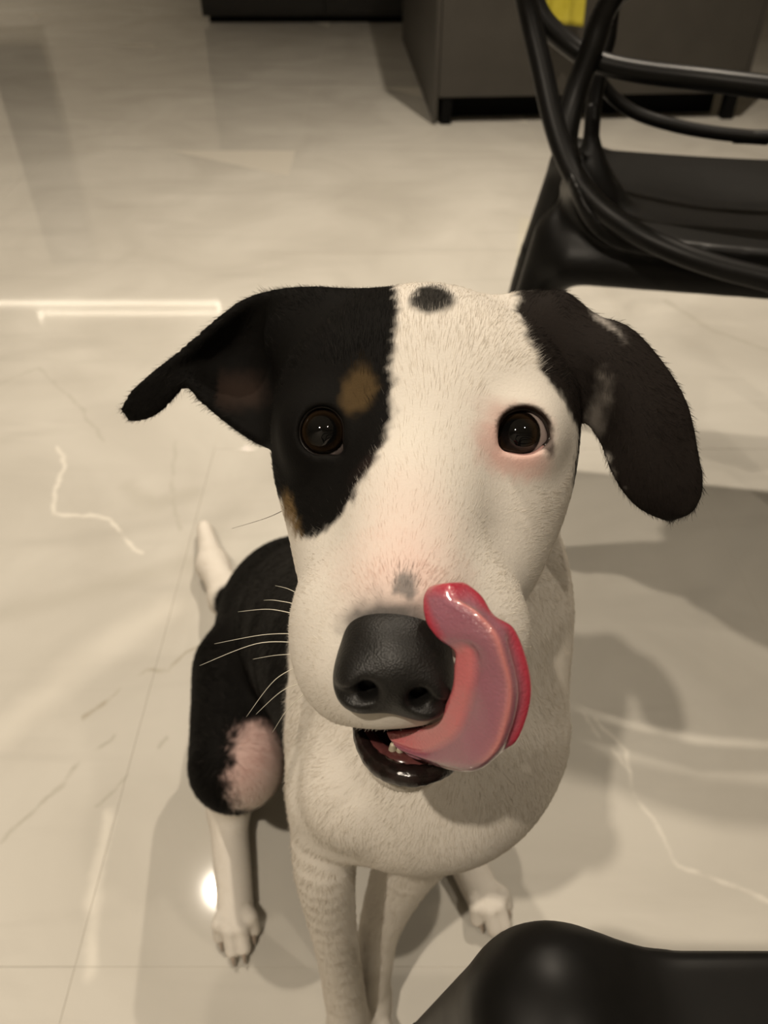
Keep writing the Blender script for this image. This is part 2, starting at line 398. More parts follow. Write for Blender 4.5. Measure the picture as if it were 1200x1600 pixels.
# yellow cloth hanging on the cabinet front
P0 = onz(889, 36, 0.30)
ycx, ybot = 0.575, 0.315
n1, n2 = 14, 18; v = []; f = []
for j in range(n2 + 1):
    for i in range(n1 + 1):
        s = i / n1; t = j / n2
        v.append(((s - 0.5) * (0.115 + 0.02 * t), -0.014 - 0.007 * math.sin(s * 11 + t * 2) - 0.004 * math.sin(s * 23 + 1), 0.24 * (1 - t) - 0.02 * abs(s - 0.5) * t))
for j in range(n2):
    for i in range(n1):
        a = j * (n1 + 1) + i; f.append((a, a + 1, a + n1 + 2, a + n1 + 1))
yc = link('yellow_cloth', mesh('yellow_cloth', v, f), M['yellow']); yc.location = (ycx, 2.902, ybot)
md = yc.modifiers.new('thickness', 'SOLIDIFY'); md.thickness = 0.004
tag(yc, 'yellow cloth hanging on the cabinet, seen through the chair back', 'cloth')

# ------------------------------------------------------------------ black chairs
CH_LOC = np.array([0.445, 1.00, 0]); CH_ROT = math.radians(-10)
def loc_pt(px, py, z):
    p = at(px, py, z) - CH_LOC; c, s = math.cos(-CH_ROT), math.sin(-CH_ROT)
    return np.array([c * p[0] - s * p[1], s * p[0] + c * p[1], p[2]])
def mirror(path):
    path = np.asarray(path); r = path[::-1].copy(); r[:, 0] *= -1
    return np.concatenate([path, r[1:] if abs(path[-1][0]) < 1e-6 else r])
SEAT_H = 0.455
def seat_fn(p, coarse):
    x, y, z = p[:, 0], p[:, 1], p[:, 2]; ax_ = np.abs(x)
    top = SEAT_H - 0.018 * np.exp(-((x / 0.13) ** 2 + ((y + 0.02) / 0.11) ** 2)) + 0.055 * np.clip((ax_ - 0.15) / 0.07, 0, 1) ** 2 * np.clip((0.10 - y) / 0.12, 0, 1) \
        + 0.02 * np.clip((-0.12 - y) / 0.07, 0, 1) ** 2
    yb = -0.215 - 0.035 * (1 - (x / 0.2) ** 2); yf = 0.125 + 0.0 * x
    halfw = 0.215 + 0.0 * y
    ox = np.maximum(ax_ - (halfw - 0.03), 0); oy = np.maximum(np.maximum(yb + 0.03 - y, y - (yf - 0.03)), 0)
    out = np.hypot(ox, oy) - 0.03
    dz = np.abs(z - (top - 0.009)) - 0.007
    d = np.minimum(np.maximum(out, dz), 0) + np.hypot(np.maximum(out, 0), np.maximum(dz, 0)) - 0.003
    q = np.stack([ax_, y, z], 1)
    d = smin(d, sd_cone(q, (0.197, 0.106, 0.437), (0.238, 0.119, 0.28), 0.034, 0.0235), 0.025)      # front knees
    d = smin(d, sd_cone(q, (0.216, -0.158, 0.436), (0.252, -0.195, 0.29), 0.031, 0.0215), 0.06)    # rear knees
    d = smin(d, sd_cone(q, (0.20, -0.19, 0.42), (0.0, -0.235, 0.43), 0.022, 0.012), 0.03)
    for i in range(len(L3) - 1):
        a_, b_ = np.abs(L3[i] * [1, 0, 0]) + L3[i] * [0, 1, 1], np.abs(L3[i + 1] * [1, 0, 0]) + L3[i + 1] * [0, 1, 1]
        x_ = sd_cone(q, a_, b_, 0.0098 + 0.004 * max(i - 1, 0), 0.0098 + 0.004 * i); c_ = x_ if i == 0 else np.minimum(c_, x_)
    d = smin(d, c_, 0.04)
    return d * 0.8
L3 = [loc_pt(*q_) for q_ in ((926, 170, 0.922), (924, 215, 0.927), (928, 250, 0.93), (945, 300, 0.935))]
g = np.arange(-0.30, 0.30, 0.004, dtype=np.float32)
sv, sf = surface_nets(g, np.arange(-0.30, 0.20, 0.004, dtype=np.float32), np.arange(0.24, 0.60, 0.004, dtype=np.float32), seat_fn)
sv = relax(sv, sf, 2)
seat_me = big_mesh('seat', sv, sf)
def loops():
    out = []
    # wide low loop that sweeps round the back of the seat and rises to the arms
    a = [loc_pt(*q) for q in ((822, 0, 0.82), (845, 100, 0.835), (868, 200, 0.84), (895, 270, 0.835), (935, 322, 0.82), (990, 362, 0.80), (1060, 395, 0.785), (1130, 419, 0.775), (1200, 437, 0.767))]
    top = [np.array([0, a[0][1] - 0.02, 0.845]), np.array([-0.13, a[0][1] - 0.015, 0.835]), np.array([-0.235, a[0][1] - 0.005, 0.78]), np.array([a[0][0] - 0.02, a[0][1], 0.71])]
    e = a[-1].copy(); e[0] = 0; e[2] -= 0.004; e[1] -= 0.004
    out.append((top + a + [e], 0.0125))
    # upright loop leaning in
    a = [loc_pt(*q) for q in ((955, 0, 0.80), (925, 75, 0.825), (898, 150, 0.845), (884, 215, 0.85), (890, 258, 0.84))]
    b0 = a[0].copy()
    top = [np.array([0, b0[1] - 0.05, 0.80]), np.array([-0.07, b0[1] - 0.045, 0.785]), np.array([b0[0] + 0.045, b0[1] - 0.025, 0.73])]
    out.append((top + a, 0.0135))
    # band across the small of the back
    a = [loc_pt(*q) for q in ((822, -30, 0.83), (848, 30, 0.84), (892, 72, 0.845), (935, 97, 0.84), (1000, 112, 0.825), (1100, 124, 0.80), (1200, 136, 0.78))]
    e = a[-1].copy(); e[0] = 0; e[1] -= 0.003
    out.append((a + [e], 0.0125))
    # inner loop standing on the seat sides
    a = [loc_pt(*q) for q in ((975, -10, 0.87), (948, 70, 0.90), (930, 150, 0.92), (924, 215, 0.927))]
    out.append(([np.array([0, a[0][1] - 0.10, 0.70]), np.array([-0.09, a[0][1] - 0.05, 0.692])] + a, 0.0095))
    a = [loc_pt(*q) for q in ((922, 70, 0.905), (940, 130, 0.93), (985, 172, 0.94), (1050, 195, 0.935), (1120, 208, 0.93), (1200, 216, 0.925))]
    e = a[-1].copy(); e[0] = 0
    out.append((a + [e], 0.0085))
    return out
loop_me = []
for k, (P, r) in enumerate(loops()):
    P = crom(P, 8)
    if abs(P[0][0]) < 1e-6:
        P[0][0] = 0; m2 = P[1:].copy()[::-1]; m2[:, 0] *= -1; path = np.concatenate([m2, P])
        closed = abs(P[-1][0]) < 1e-6
        if closed: path = path[:-1]
    else:
        m2 = P[:-1].copy()[::-1]; m2[:, 0] *= -1; path = np.concatenate([P, m2]); closed = False
    v, f = tube(path, r, 14, closed=closed, flat=0.9); loop_me.append(mesh('back_loop', v, f))
def leg_mesh(front):
    if front: pts = [(0.2315, 0.1165, 0.31, 0.0250), (0.2505, 0.125, 0.20, 0.0205), (0.268, 0.135, 0.0, 0.014)]
    else: pts = [(0.248, -0.191, 0.325, 0.0228), (0.270, -0.205, 0.20, 0.019), (0.300, -0.225, 0.0, 0.014)]
    P = crom(pts, 6); P[:, 2] = np.maximum(P[:, 2], 0.0); P[-1, 2] = 0.001
    return P
chairs = []
def make_chair(label, grp):
    c = empty('dining_chair'); tag(c, label, 'chair', grp)
    link('seat', seat_me, None, c)
    if not seat_me.materials: seat_me.materials.append(M['plastic'])
    for me in loop_me:
        if not me.materials: me.materials.append(M['plastic'])
        link('back_loop', me, None, c)
    for front in (True, False):
        for s in (-1, 1):
            P = leg_mesh(front).copy(); P[:, 0] *= s
            v, f = tube(P[:, :3], P[:, 3], 12); 
            lg = link('leg', mesh('leg', v, f if s > 0 else [q[::-1] for q in f]), M['plastic'], c)
    return c
c1 = make_chair('black moulded plastic chair with looping open back behind the dog', 'black plastic dining chairs')
c1.location = CH_LOC; c1.rotation_euler = (0, 0, CH_ROT)
c2 = make_chair('black plastic chair seat corner close to the camera below the dog', 'black plastic dining chairs')
c2.location = (0.262, -0.012, 0)

# ------------------------------------------------------------------ the dog
def S(px, py, z, r): return ('s', at(px, py, z), r)
EYES = [dict(c=at(506, 678, 0.3145), rx=0.0090, ry=0.0097, bumps=((-47, 0.30, 0.33), (150, -0.05, 0.6))), dict(c=at(809, 680, 0.3145), rx=0.0101, ry=0.0092, bumps=((-145, 0.17, 0.38), (-12, 0.12, 0.30)))]
ER = 0.0134
def lid_scale(e, th):
    s = np.ones_like(th)
    for c_, a_, w_ in e['bumps']:
        d_ = (th - math.radians(c_) + math.pi) % (2 * math.pi) - math.pi; s = s + a_ * np.exp(-(d_ / w_) ** 2)
    return s
NOSE_C = at(617, 1040, 0.246)
W_, B_ = 0, 1        # coat ground colour of each block of the body
HEAD = [  # (kind, args, smooth k)
    ('e', (662, 636, 0.357), (0.0600, 0.0555, 0.0555), 0.03),
    ('e', (545, 628, 0.333), (0.026, 0.022, 0.022), 0.03), ('e', (785, 628, 0.333), (0.026, 0.022, 0.022), 0.03),
    ('e', (550, 755, 0.347), (0.031, 0.034, 0.034), 0.03), ('e', (774, 760, 0.347), (0.031, 0.036, 0.034), 0.03),
    ('c', (657, 770, 0.330, 0.037), (628, 985, 0.279, 0.0285), 0.022),
    ('c', (657, 690, 0.318, 0.024), (630, 935, 0.262, 0.0205), 0.02),
    ('e', (549, 980, 0.284), (0.0230, 0.026, 0.024), 0.014), ('e', (722, 988, 0.285), (0.0250, 0.029, 0.026), 0.014),
    ('e', (548, 1052, 0.281), (0.0165, 0.0165, 0.019), 0.012),
    ('e', (515, 528, 0.366), (0.030, 0.0215, 0.022), 0.02), ('e', (838, 522, 0.360), (0.022, 0.0195, 0.020), 0.02),
    ('e', (770, 862, 0.326), (0.0180, 0.026, 0.024), 0.025), ('e', (532, 862, 0.322), (0.0165, 0.026, 0.024), 0.025),
    ('e', (612, 1040, 0.263), (0.0245, 0.0215, 0.022), 0.015),
]
JAW = [('c', (650, 1010, 0.345, 0.034), (634, 1165, 0.287, 0.0165), 0.02)]
BODY = [  # world coordinates / pixel-and-depth, ground colour
    ('c', at(672, 760, 0.43), at(680, 930, 0.45), 0.060, 0.071, 0.05, W_),
    ('c', at(680, 930, 0.45), at(682, 1125, 0.445), 0.071, 0.0755, 0.03, W_),
    ('el', at(632, 1212, 0.458), (0.058, 0.044, 0.055), 0.035, W_),
    ('el', at(540, 1240, 0.412), (0.023, 0.026, 0.022), 0.014, W_), ('el', at(712, 1258, 0.412), (0.022, 0.025, 0.022), 0.014, W_),
]
def wc(a, b, ra, rb, k, g_): BODY.append(('c', np.array(a), np.array(b), ra, rb, k, g_))
def chain(pts, k, g_):
    Q = crom([(*a, r_) for a, r_ in pts], 3)
    for i, (a, b) in enumerate(zip(Q[:-1], Q[1:])): wc(a[:3], b[:3], a[3], b[3], k if i == 0 else 0.0012, g_)
chain([(at(518, 1255, 0.445), 0.024), (at(508, 1335, 0.458), 0.0195), (at(511, 1390, 0.484), 0.0175), (at(521, 1450, 0.528), 0.0158), (at(530, 1500, 0.57), 0.0155), (at(538, 1550, 0.615), 0.0165), (at(546, 1605, 0.662), 0.018)], 0.02, W_)
chain([(at(700, 1240, 0.48), 0.036), (at(640, 1340, 0.54), 0.024), (at(596, 1440, 0.61), 0.0170), (at(584, 1510, 0.655), 0.0160), (at(577, 1565, 0.685), 0.0175)], 0.02, W_)
def paw(heel, toe, r, h, k=0.006, g_=W_, n=4, spread=0.0102):
    heel = np.array(heel, float); toe = np.array(toe, float); d = toe - heel; d[2] = 0; d /= np.linalg.norm(d); s = np.array([-d[1], d[0], 0])
    base = toe - d * 0.030
    wc(heel, base, r, r * 0.92, 0.012, g_)
    ends = []
    for i in range(n):
        u = (i - (n - 1) / 2)
        b0 = base + s * u * spread * 0.75; e0 = toe + s * u * spread - d * 0.010 * abs(u) ** 1.5; b0[2] = h + 0.008; e0[2] = h - 0.004
        mid = (b0 + e0) / 2 + np.array([0, 0, 0.007])
        wc(b0, mid, 0.0078, 0.0080, 0.003, g_); wc(mid, e0, 0.0080, 0.0070, 0.0012, g_); ends.append((e0, d))
    return ends
CLAWS = []
fp = at(546, 1605, 0.662)
CLAWS += paw((fp[0], fp[1] + 0.004, 0.024), (fp[0] - 0.004, fp[1] - 0.055, 0.015), 0.0185, 0.0155)
fp = at(577, 1565, 0.685)
CLAWS += paw((fp[0], fp[1] + 0.004, 0.023), (fp[0] + 0.004, fp[1] - 0.052, 0.015), 0.0175, 0.0155)
CLAWS += paw((-0.163, 0.385, 0.024), (-0.1365, 0.258, 0.015), 0.0190, 0.0155)
CLAWS += paw((0.055, 0.40, 0.024), (0.112, 0.278, 0.015), 0.0190, 0.0155)
wc((0.0, 0.33, 0.36), (-0.088, 0.55, 0.145), 0.085, 0.084, 0.05, B_)
wc((-0.088, 0.55, 0.145), (-0.132, 0.585, 0.085), 0.084, 0.068, 0.04, B_)
wc((-0.135, 0.475, 0.150), (-0.131, 0.355, 0.180), 0.061, 0.041, 0.016, B_)      # thigh to knee
wc((-0.131, 0.365, 0.165), (-0.163, 0.40, 0.035), 0.032, 0.022, 0.02, W_)       # shin to heel
wc((0.0, 0.50, 0.150), (0.045, 0.41, 0.165), 0.060, 0.040, 0.016, B_)
wc((0.045, 0.41, 0.155), (0.055, 0.41, 0.035), 0.030, 0.022, 0.02, W_)
TAIL = [(-0.155, 0.615, 0.075, 0.030), (-0.205, 0.675, 0.040, 0.022), (-0.24, 0.75, 0.024, 0.019), (-0.268, 0.835, 0.018, 0.010)]
for a, b in zip(TAIL[:-1], TAIL[1:]): wc(a[:3], b[:3], a[3], b[3], 0.02, W_)

def sheet(st, bend, n=5, m=8):
    """ear sheet through stations (upper px,py), (lower px,py), depth; bend pushes the middle"""
    rows = []
    for (ux, uy), (lx, ly), z, b in st:
        r = []
        for k in range(m + 1):
            t = k / m; r.append(at(ux + (lx - ux) * t, uy + (ly - uy) * t, z + b * math.sin(math.pi * t) + bend * (t - 0.5)))
        rows.append(np.array(r).ravel())
    g_ = crom(rows, n).reshape(-1, m + 1, 3)
    v = g_.reshape(-1, 3); f = []
    for i in range(g_.shape[0] - 1):
        for j in range(m):
            a = i * (m + 1) + j; f.append((a, a + 1, a + m + 2, a + m + 1))
    return v, f
EAR_L = sheet([((520, 480), (455, 690), 0.352, 0.0), ((450, 462), (412, 688), 0.366, 0.012), ((395, 470), (360, 655), 0.372, 0.016), ((345, 503), (315, 618), 0.374, 0.012),
               ((300, 542), (292, 592), 0.376, 0.004), ((256, 578), (262, 622), 0.380, 0.0), ((216, 612), (232, 645), 0.385, 0.0), ((198, 638), (206, 650), 0.388, 0)], 0.004)
EAR_R = sheet([((880, 475), (850, 540), 0.350, -0.002), ((925, 502), (895, 590), 0.347, -0.010), ((978, 520), (925, 640), 0.343, -0.012), ((1028, 575), (950, 690), 0.338, -0.010),
               ((1063, 635), (961, 722), 0.335, -0.008), ((1078, 700), (976, 752), 0.334, -0.006), ((1086, 748), (998, 780), 0.334, -0.004), ((1082, 780), (1024, 796), 0.335, -0.002), ((1070, 796), (1046, 804), 0.336, 0)], 0.006)
BV = [BVHTree.FromPolygons([tuple(p) for p in e[0]], e[1]) for e in (EAR_L, EAR_R)]
EB = [(e[0].min(0) - 0.012, e[0].max(0) + 0.012) for e in (EAR_L, EAR_R)]
ET = (0.0030, 0.0032)

def head_only(p):
    d = None
    for q in HEAD:
        if q[0] == 'e': x = sd_ell(p, at(*q[1]), q[2], FRAME)
        else: x = sd_cone(p, at(*q[1][:3]), at(*q[2][:3]), q[1][3], q[2][3])
        d = x if d is None else smin(d, x, q[3])
    for e in EYES: d = smin(d, sd_ell(p, e['c'], (ER + 0.0040,) * 3), 0.010)
    return d
def dog_fn(p, coarse):
    d = head_only(p)
    for q in JAW: d = smin(d, sd_cone(p, at(*q[1][:3]), at(*q[2][:3]), q[1][3], q[2][3]), 0.008)
    # mouth opening between lip and jaw
    d = smax(d, -sd_ell(p, at(632, 1143, 0.272), (0.0215, 0.0085, 0.024), FRAME), 0.004)
    d = np.maximum(d, -(sd_ell((p - NOSE_C) @ FRAME.T, (0, 0.001, 0.003), (0.0155, 0.0140, 0.0165))))
    b = None
    for q in BODY:
        x = sd_cone(p, q[1], q[2], q[3], q[4]) if q[0] == 'c' else sd_ell(p, q[1], q[2], FRAME)
        k = q[5] if q[0] == 'c' else q[3]
        b = x if b is None else smin(b, x, k)
    d = smin(d, b, 0.022)
    for bv, (lo, hi), th in zip(BV, EB, ET):
        if coarse:
            x = np.empty(len(p), np.float32); far = np.sqrt((np.maximum(np.maximum(lo - p, p - hi), 0) ** 2).sum(1))
            x[:] = far + 0.0
            idx = np.argwhere(far < 0.02)[:, 0]
        else:
            idx = np.argwhere(((p > lo) & (p < hi)).all(1))[:, 0]; x = np.full(len(p), 0.02, np.float32)
        for i in idx:
            r = bv.find_nearest(Vector(p[i].tolist())); x[i] = r[3] - th
        d = smin(d, x, 0.012)
    # eye openings
    for e in EYES:
        q = (p - e['c']) @ FRAME.T
        rr = np.sqrt((q[:, 0] / e['rx']) ** 2 + (q[:, 1] / e['ry']) ** 2) / lid_scale(e, np.arctan2(q[:, 1], q[:, 0]))
        cyl = np.maximum((rr - 1) * min(e['rx'], e['ry']), q[:, 2] + 0.002)
        d = smax(d, -cyl, 0.0025)
        d = np.maximum(d, -(np.sqrt((q ** 2).sum(1)) - ER - 0.0002))
    return d.astype(np.float32)
lo_h = np.minimum(np.minimum(EB[0][0], EB[1][0]), at(640, 1245, 0.25)); 
ax_ = axis(-0.31, 0.17, [(-0.075, 0.09, 0.0014), (-0.165, -0.11, 0.0019), (0.09, 0.125, 0.0019)], 0.0034)
ay_ = axis(0.10, 0.88, [(0.135, 0.30, 0.0014)], 0.0036)
az_ = axis(-0.008, 0.68, [(0.54, 0.66, 0.0014), (-0.008, 0.03, 0.0019)], 0.0032)
dv, df = surface_nets(ax_, ay_, az_, dog_fn)
dv = relax(dv, df, 1, 0.5)
dv[:, 2] = np.maximum(dv[:, 2], 0.0005)

WHITE = np.array([0.70, 0.655, 0.59]); BLACK = np.array([0.0055, 0.005, 0.0045]); TAN = np.array([0.085, 0.055, 0.024]); PINK = np.array([0.66, 0.40, 0.35])
GREY = np.array([0.16, 0.155, 0.15]); LINING = np.array([0.05, 0.018, 0.016]); BROWN = np.array([0.015, 0.012, 0.0105])
def XY(L): return np.array([((at(*q) - C0) @ R_, (at(*q) - C0) @ U_) for q in L])
PATCH_L = XY([(622, 430, 0.34), (619, 540, 0.312), (619, 600, 0.306), (607, 665, 0.304), (580, 732, 0.305), (556, 785, 0.308), (514, 825, 0.315), (490, 838, 0.325), (472, 825, 0.335),
              (455, 790, 0.345), (430, 780, 0.36), (100, 800, 0.38), (100, 380, 0.38), (560, 380, 0.36)])
PATCH_R = XY([(816, 440, 0.345), (808, 498, 0.325), (818, 540, 0.32), (832, 588, 0.316), (872, 628, 0.325), (889, 672, 0.335), (881, 720, 0.345), (876, 758, 0.35), (893, 765, 0.36), (915, 700, 0.36),
              (980, 860, 0.345), (1150, 860, 0.345), (1150, 380, 0.345)])
def mixc(c, col, w): w = np.clip(w, 0, 1)[:, None]; return c * (1 - w) + col * w
def sstep(d, w): t = np.clip(0.5 - d / (2 * w), 0, 1); return t * t * (3 - 2 * t)
def coat(p, fur=False):
    q = (p - C0) @ FRAME.T; x2 = q[:, :2]; w = q[:, 2]
    n = vnoise(p, 160, 1) * 0.0012 + vnoise(p, 420, 2) * 0.0009 + vnoise(p, 60, 5) * 0.001
    c = np.tile(WHITE, (len(p), 1)) * (1 + 0.04 * vnoise(p, 40, 3))[:, None]
    # ground colour of the body from the block it belongs to
    best = np.full(len(p), 1e9); blk = np.full(len(p), 1e9)
    for b in BODY:
        x = sd_cone(p, b[1], b[2], b[3], b[4]) if b[0] == 'c' else sd_ell(p, b[1], b[2], FRAME)
        if b[-1] == B_: blk = np.minimum(blk, x)
        else: best = np.minimum(best, x)
    hd = head_only(p.astype(np.float32))
    best = np.minimum(best, hd)
    c = mixc(c, BLACK, sstep(blk - best + n * 2 + 0.002, 0.004) * (w > 0.46))
    # tail base dark, thin dark rim along the shin, white-pink inner knee
    c = mixc(c, BLACK, sstep(np.linalg.norm(p - np.array([-0.175, 0.63, 0.07]), axis=1) - 0.052 + n * 3, 0.006))
    kn = sd_ell(p, at(404, 1216, 0.625), (0.0265, 0.056, 0.06), FRAME)
    kc = mixc(np.tile(np.array([0.60, 0.42, 0.38]), (len(p), 1)), WHITE * 0.9, 0.5 - (p[:, 2] - 0.185) / 0.05)
    c = mixc(c, kc, sstep(kn + n * 5, 0.008) * (w > 0.5))
    c = mixc(c, np.array([0.20, 0.13, 0.10]), sstep(sd_ell(p, at(445, 1220, 0.72), (0.022, 0.06, 0.05), FRAME) + n * 3, 0.008) * (w > 0.64))
    onhead = 1.0 * (w < 0.42)
    pl = poly_sd(PATCH_L, x2); pr = poly_sd(PATCH_R, x2)
    c = mixc(c, BLACK, sstep(pl + n * 1.6, 0.0022) * onhead)
    c = mixc(c, BROWN, sstep(pr + n * 1.6, 0.0022) * onhead)
    def blob(px, py, z, rx, ry, col, amt, soft=0.003, ang=0):
        nonlocal c
        o = (at(px, py, z) - C0) @ FRAME.T; d = x2 - o[:2]; ca, sa = math.cos(ang), math.sin(ang)
        d = np.stack([d[:, 0] * ca - d[:, 1] * sa, d[:, 0] * sa + d[:, 1] * ca], 1)
        dd = (np.hypot(d[:, 0] / rx, d[:, 1] / ry) - 1) * min(rx, ry)
        c = mixc(c, col, sstep(dd + n * 1.2, soft) * amt * (w < 0.42) * (hd < 0.03))
    blob(672, 484, 0.332, 0.0088, 0.0088, BLACK * 1.6, 0.97, 0.0022)
    blob(562, 614, 0.308, 0.0066, 0.0092, TAN, 0.8, 0.0026, 0.25)
    blob(463, 800, 0.337, 0.0035, 0.0085, TAN * 2.2, 0.8, 0.002, -0.4)
    blob(640, 850, 0.262, 0.014, 0.022, PINK, 0.28, 0.012)
    blob(622, 912, 0.252, 0.020, 0.014, PINK, 0.30, 0.008)
    blob(632, 913, 0.252, 0.0041, 0.0047, GREY, 0.85, 0.0012)
    blob(606, 972, 0.246, 0.0128, 0.0090, GREY * 0.5, 0.92, 0.0038)
    blob(808, 690, 0.305, 0.0125, 0.0125, PINK, 0.65, 0.006)
    blob(766, 690, 0.302, 0.0065, 0.0085, PINK * 0.85, 0.55, 0.005)
    blob(780, 640, 0.302, 0.008, 0.004, PINK * 0.7, 0.45, 0.004, 0.3)
    blob(808, 728, 0.306, 0.011, 0.0045, PINK, 0.6, 0.004)
    blob(850, 690, 0.309, 0.003, 0.0062, np.array([0.05, 0.035, 0.03]), 0.85, 0.001, -0.35)
    blob(370, 610, 0.378, 0.014, 0.009, np.array([0.034, 0.022, 0.017]), 0.8, 0.006, 0.2)
    blob(913, 672, 0.352, 0.0030, 0.012, np.array([0.30, 0.27, 0.24]), 0.6, 0.003, 0.1)
    blob(946, 512, 0.342, 0.0014, 0.0070, np.array([0.4, 0.37, 0.34]), 0.7, 0.0015, -0.6)
    # lids
    for e, col in zip(EYES, (BLACK * 1.4, np.array([0.03, 0.02, 0.016]))):
        d = (p - e['c']) @ FRAME.T
        rr = (np.sqrt((d[:, 0] / e['rx']) ** 2 + (d[:, 1] / e['ry']) ** 2) / lid_scale(e, np.arctan2(d[:, 1], d[:, 0])) - 1) * e['rx']
        dr = np.linalg.norm(d, axis=1)
        up = 1.0 if col is not None and e is EYES[0] else np.clip(0.5 + d[:, 1] / 0.006, 0, 1)
        c = mixc(c, col, sstep(rr - 0.0016, 0.0008) * (dr < ER + 0.008) * up)
    # mouth lining
    mo = sd_ell(p, at(632, 1143, 0.272), (0.0215, 0.0085, 0.024), FRAME)
    c = mixc(c, LINING, sstep(mo - 0.0012, 0.0010))
    # dark leather under the claws and clefts
    return np.clip(c, 0.002, 1)
dcol = coat(dv)
dog = empty('dog', (0, 0.30, 0)); tag(dog, 'black and white short-haired dog sitting on the tiles, licking its nose', 'dog')
bpy.context.view_layer.update()
OFF = np.array([0, 0.30, 0])
M['coat'] = attr_mat('dog_coat', 'coat', 0.7, 0.05, (900, 0.3, 0.0006))
bme = big_mesh('body', dv - OFF, df)
at_ = bme.attributes.new('coat', 'FLOAT_COLOR', 'POINT')
at_.data.foreach_set('color', np.concatenate([dcol, np.ones((len(dcol), 1))], 1).astype(np.float32).ravel())
body = link('body', bme, M['coat'], dog)

# ---- fur
def fur():
    tri = np.concatenate([df[:, [0, 1, 2]], df[:, [0, 2, 3]]])
    a, b, c = dv[tri[:, 0]], dv[tri[:, 1]], dv[tri[:, 2]]
    nn = np.cross(b - a, c - a); area = np.linalg.norm(nn, axis=1) / 2
    cen = (a + b + c) / 3; q = (cen - C0) @ FRAME.T
    face = nn / (2 * area[:, None] + 1e-12)
    view = C0 - cen; view /= np.linalg.norm(view, axis=1)[:, None]
    near = q[:, 2] < 0.42
    dens = np.where(near, 1.0 + 1.2 * np.clip(1 - (np.linalg.norm(cen - NOSE_C, axis=1) - 0.02) / 0.06, 0, 1), 0.33)
    # the coat thins to bare skin round the eyes, lips and nose
    for e in EYES:
        dens *= np.clip((np.linalg.norm(cen - e['c'], axis=1) - ER - 0.0105) / 0.004, 0, 1)
    dens *= np.clip((np.linalg.norm(cen - NOSE_C, axis=1) - 0.020) / 0.006, 0.0, 1)
    mo = sd_ell(cen, at(632, 1143, 0.272), (0.0215, 0.0085, 0.024), FRAME); dens *= (mo > 0.003)
    pr = area * dens; N = FUR_N
    pick = RNG.choice(len(tri), N, p=pr / pr.sum())
    u = RNG.random(N); w = RNG.random(N); s = u + w > 1; u[s] = 1 - u[s]; w[s] = 1 - w[s]
    p = a[pick] + (b - a)[pick] * u[:, None] + (c - a)[pick] * w[:, None]
    nrm = face[pick]; q = (p - C0) @ FRAME.T
    hd = head_only(p.astype(np.float32)); near = q[:, 2] < 0.42
    hw = np.clip(1.2 - hd / 0.02, 0, 1) * near; hw = np.where(near & (q[:, 1] > -0.035), np.maximum(hw, 0.6), hw)
    fl_h = p - at(625, 1010, 0.215)
    fl_h /= np.linalg.norm(fl_h, axis=1)[:, None]
    side = np.sign(q[:, 0] - 0.012)[:, None] * np.array([1.0, 0, -0.15])
    fl_h = fl_h + side * np.clip((np.abs(q[:, 0] - 0.012) - 0.03) / 0.04, 0, 1)[:, None] * 0.5
    fl_b = np.tile(np.array([-0.1, 0.25, -1.0]), (N, 1))
    # ears: hair runs to the tip
    earL = (q[:, 0] < -0.058) & near & (q[:, 1] > 0.0); earR = (q[:, 0] > 0.076) & near & (q[:, 1] > -0.01)
    fl_h[earL] = np.array([-0.9, 0.1, -0.45]); fl_h[earR] = np.array([0.45, -0.1, -0.9])
    fl = fl_h * hw[:, None] + fl_b * (1 - hw)[:, None]
    fl += 0.28 * np.stack([vnoise(p, 45, 11), vnoise(p, 45, 12), vnoise(p, 45, 13)], 1) + RNG.normal(0, 0.09, (N, 3))
    fl -= nrm * (fl * nrm).sum(1)[:, None]; fl /= np.linalg.norm(fl, axis=1)[:, None] + 1e-9
    dn = np.linalg.norm(p - NOSE_C, axis=1)
    L = np.where(near, np.clip(0.0042 + 0.022 * (dn - 0.03), 0.0042, 0.0062), 0.0095)
    L = np.where(earL | earR, 0.0048, L)
    L = np.where((~near) & (p[:, 2] < 0.1), 0.006, L)
    L *= RNG.uniform(0.6, 1.25, N)
    lift = np.where(near, 0.085, 0.07) * RNG.uniform(0.6, 1.5, N)
    p = p - nrm * 0.0004
    P1 = p + (fl * 0.36 + nrm * lift[:, None] * 0.55) * L[:, None]
    P2 = p + (fl * 0.70 + nrm * lift[:, None] * 0.85) * L[:, None]
    P3 = p + (fl * 1.02 + nrm * lift[:, None] * 0.90) * L[:, None]
    P = np.stack([p, P1, P2, P3], 1)
    P[:, :, 2] = np.maximum(P[:, :, 2], 0.0008)
    col = coat(p, True) * RNG.uniform(0.98, 1.14, (N, 1))
    lum = col.mean(1); dark = lum < 0.05
    stray = dark & (RNG.random(N) < 0.03); col[stray] = col[stray] + np.array([0.05, 0.045, 0.04])
    hc = bpy.data.hair_curves.new('fur'); hc.add_curves([4] * N)
    hc.position_data.foreach_set('vector', (P - OFF).astype(np.float32).ravel())
    r0 = np.where(near, 0.000055, 0.00010)
    rad = (r0[:, None] * np.array([1.0, 0.9, 0.65, 0.12])).astype(np.float32)
    ra = hc.attributes.get('radius') or hc.attributes.new('radius', 'FLOAT', 'POINT'); ra.data.foreach_set('value', rad.ravel())
    ca = hc.attributes.new('coat', 'FLOAT_COLOR', 'POINT')
    cc = np.repeat(np.concatenate([np.clip(col, 0.002, 0.9), np.ones((N, 1))], 1), 4, 0).astype(np.float32); ca.data.foreach_set('color', cc.ravel())
    m = attr_mat('dog_fur', 'coat', 0.5, 0.09)
    tr = nd(m, 'ShaderNodeBsdfTranslucent'); mxs = nd(m, 'ShaderNodeMixShader'); mxs.inputs[0].default_value = 0.38
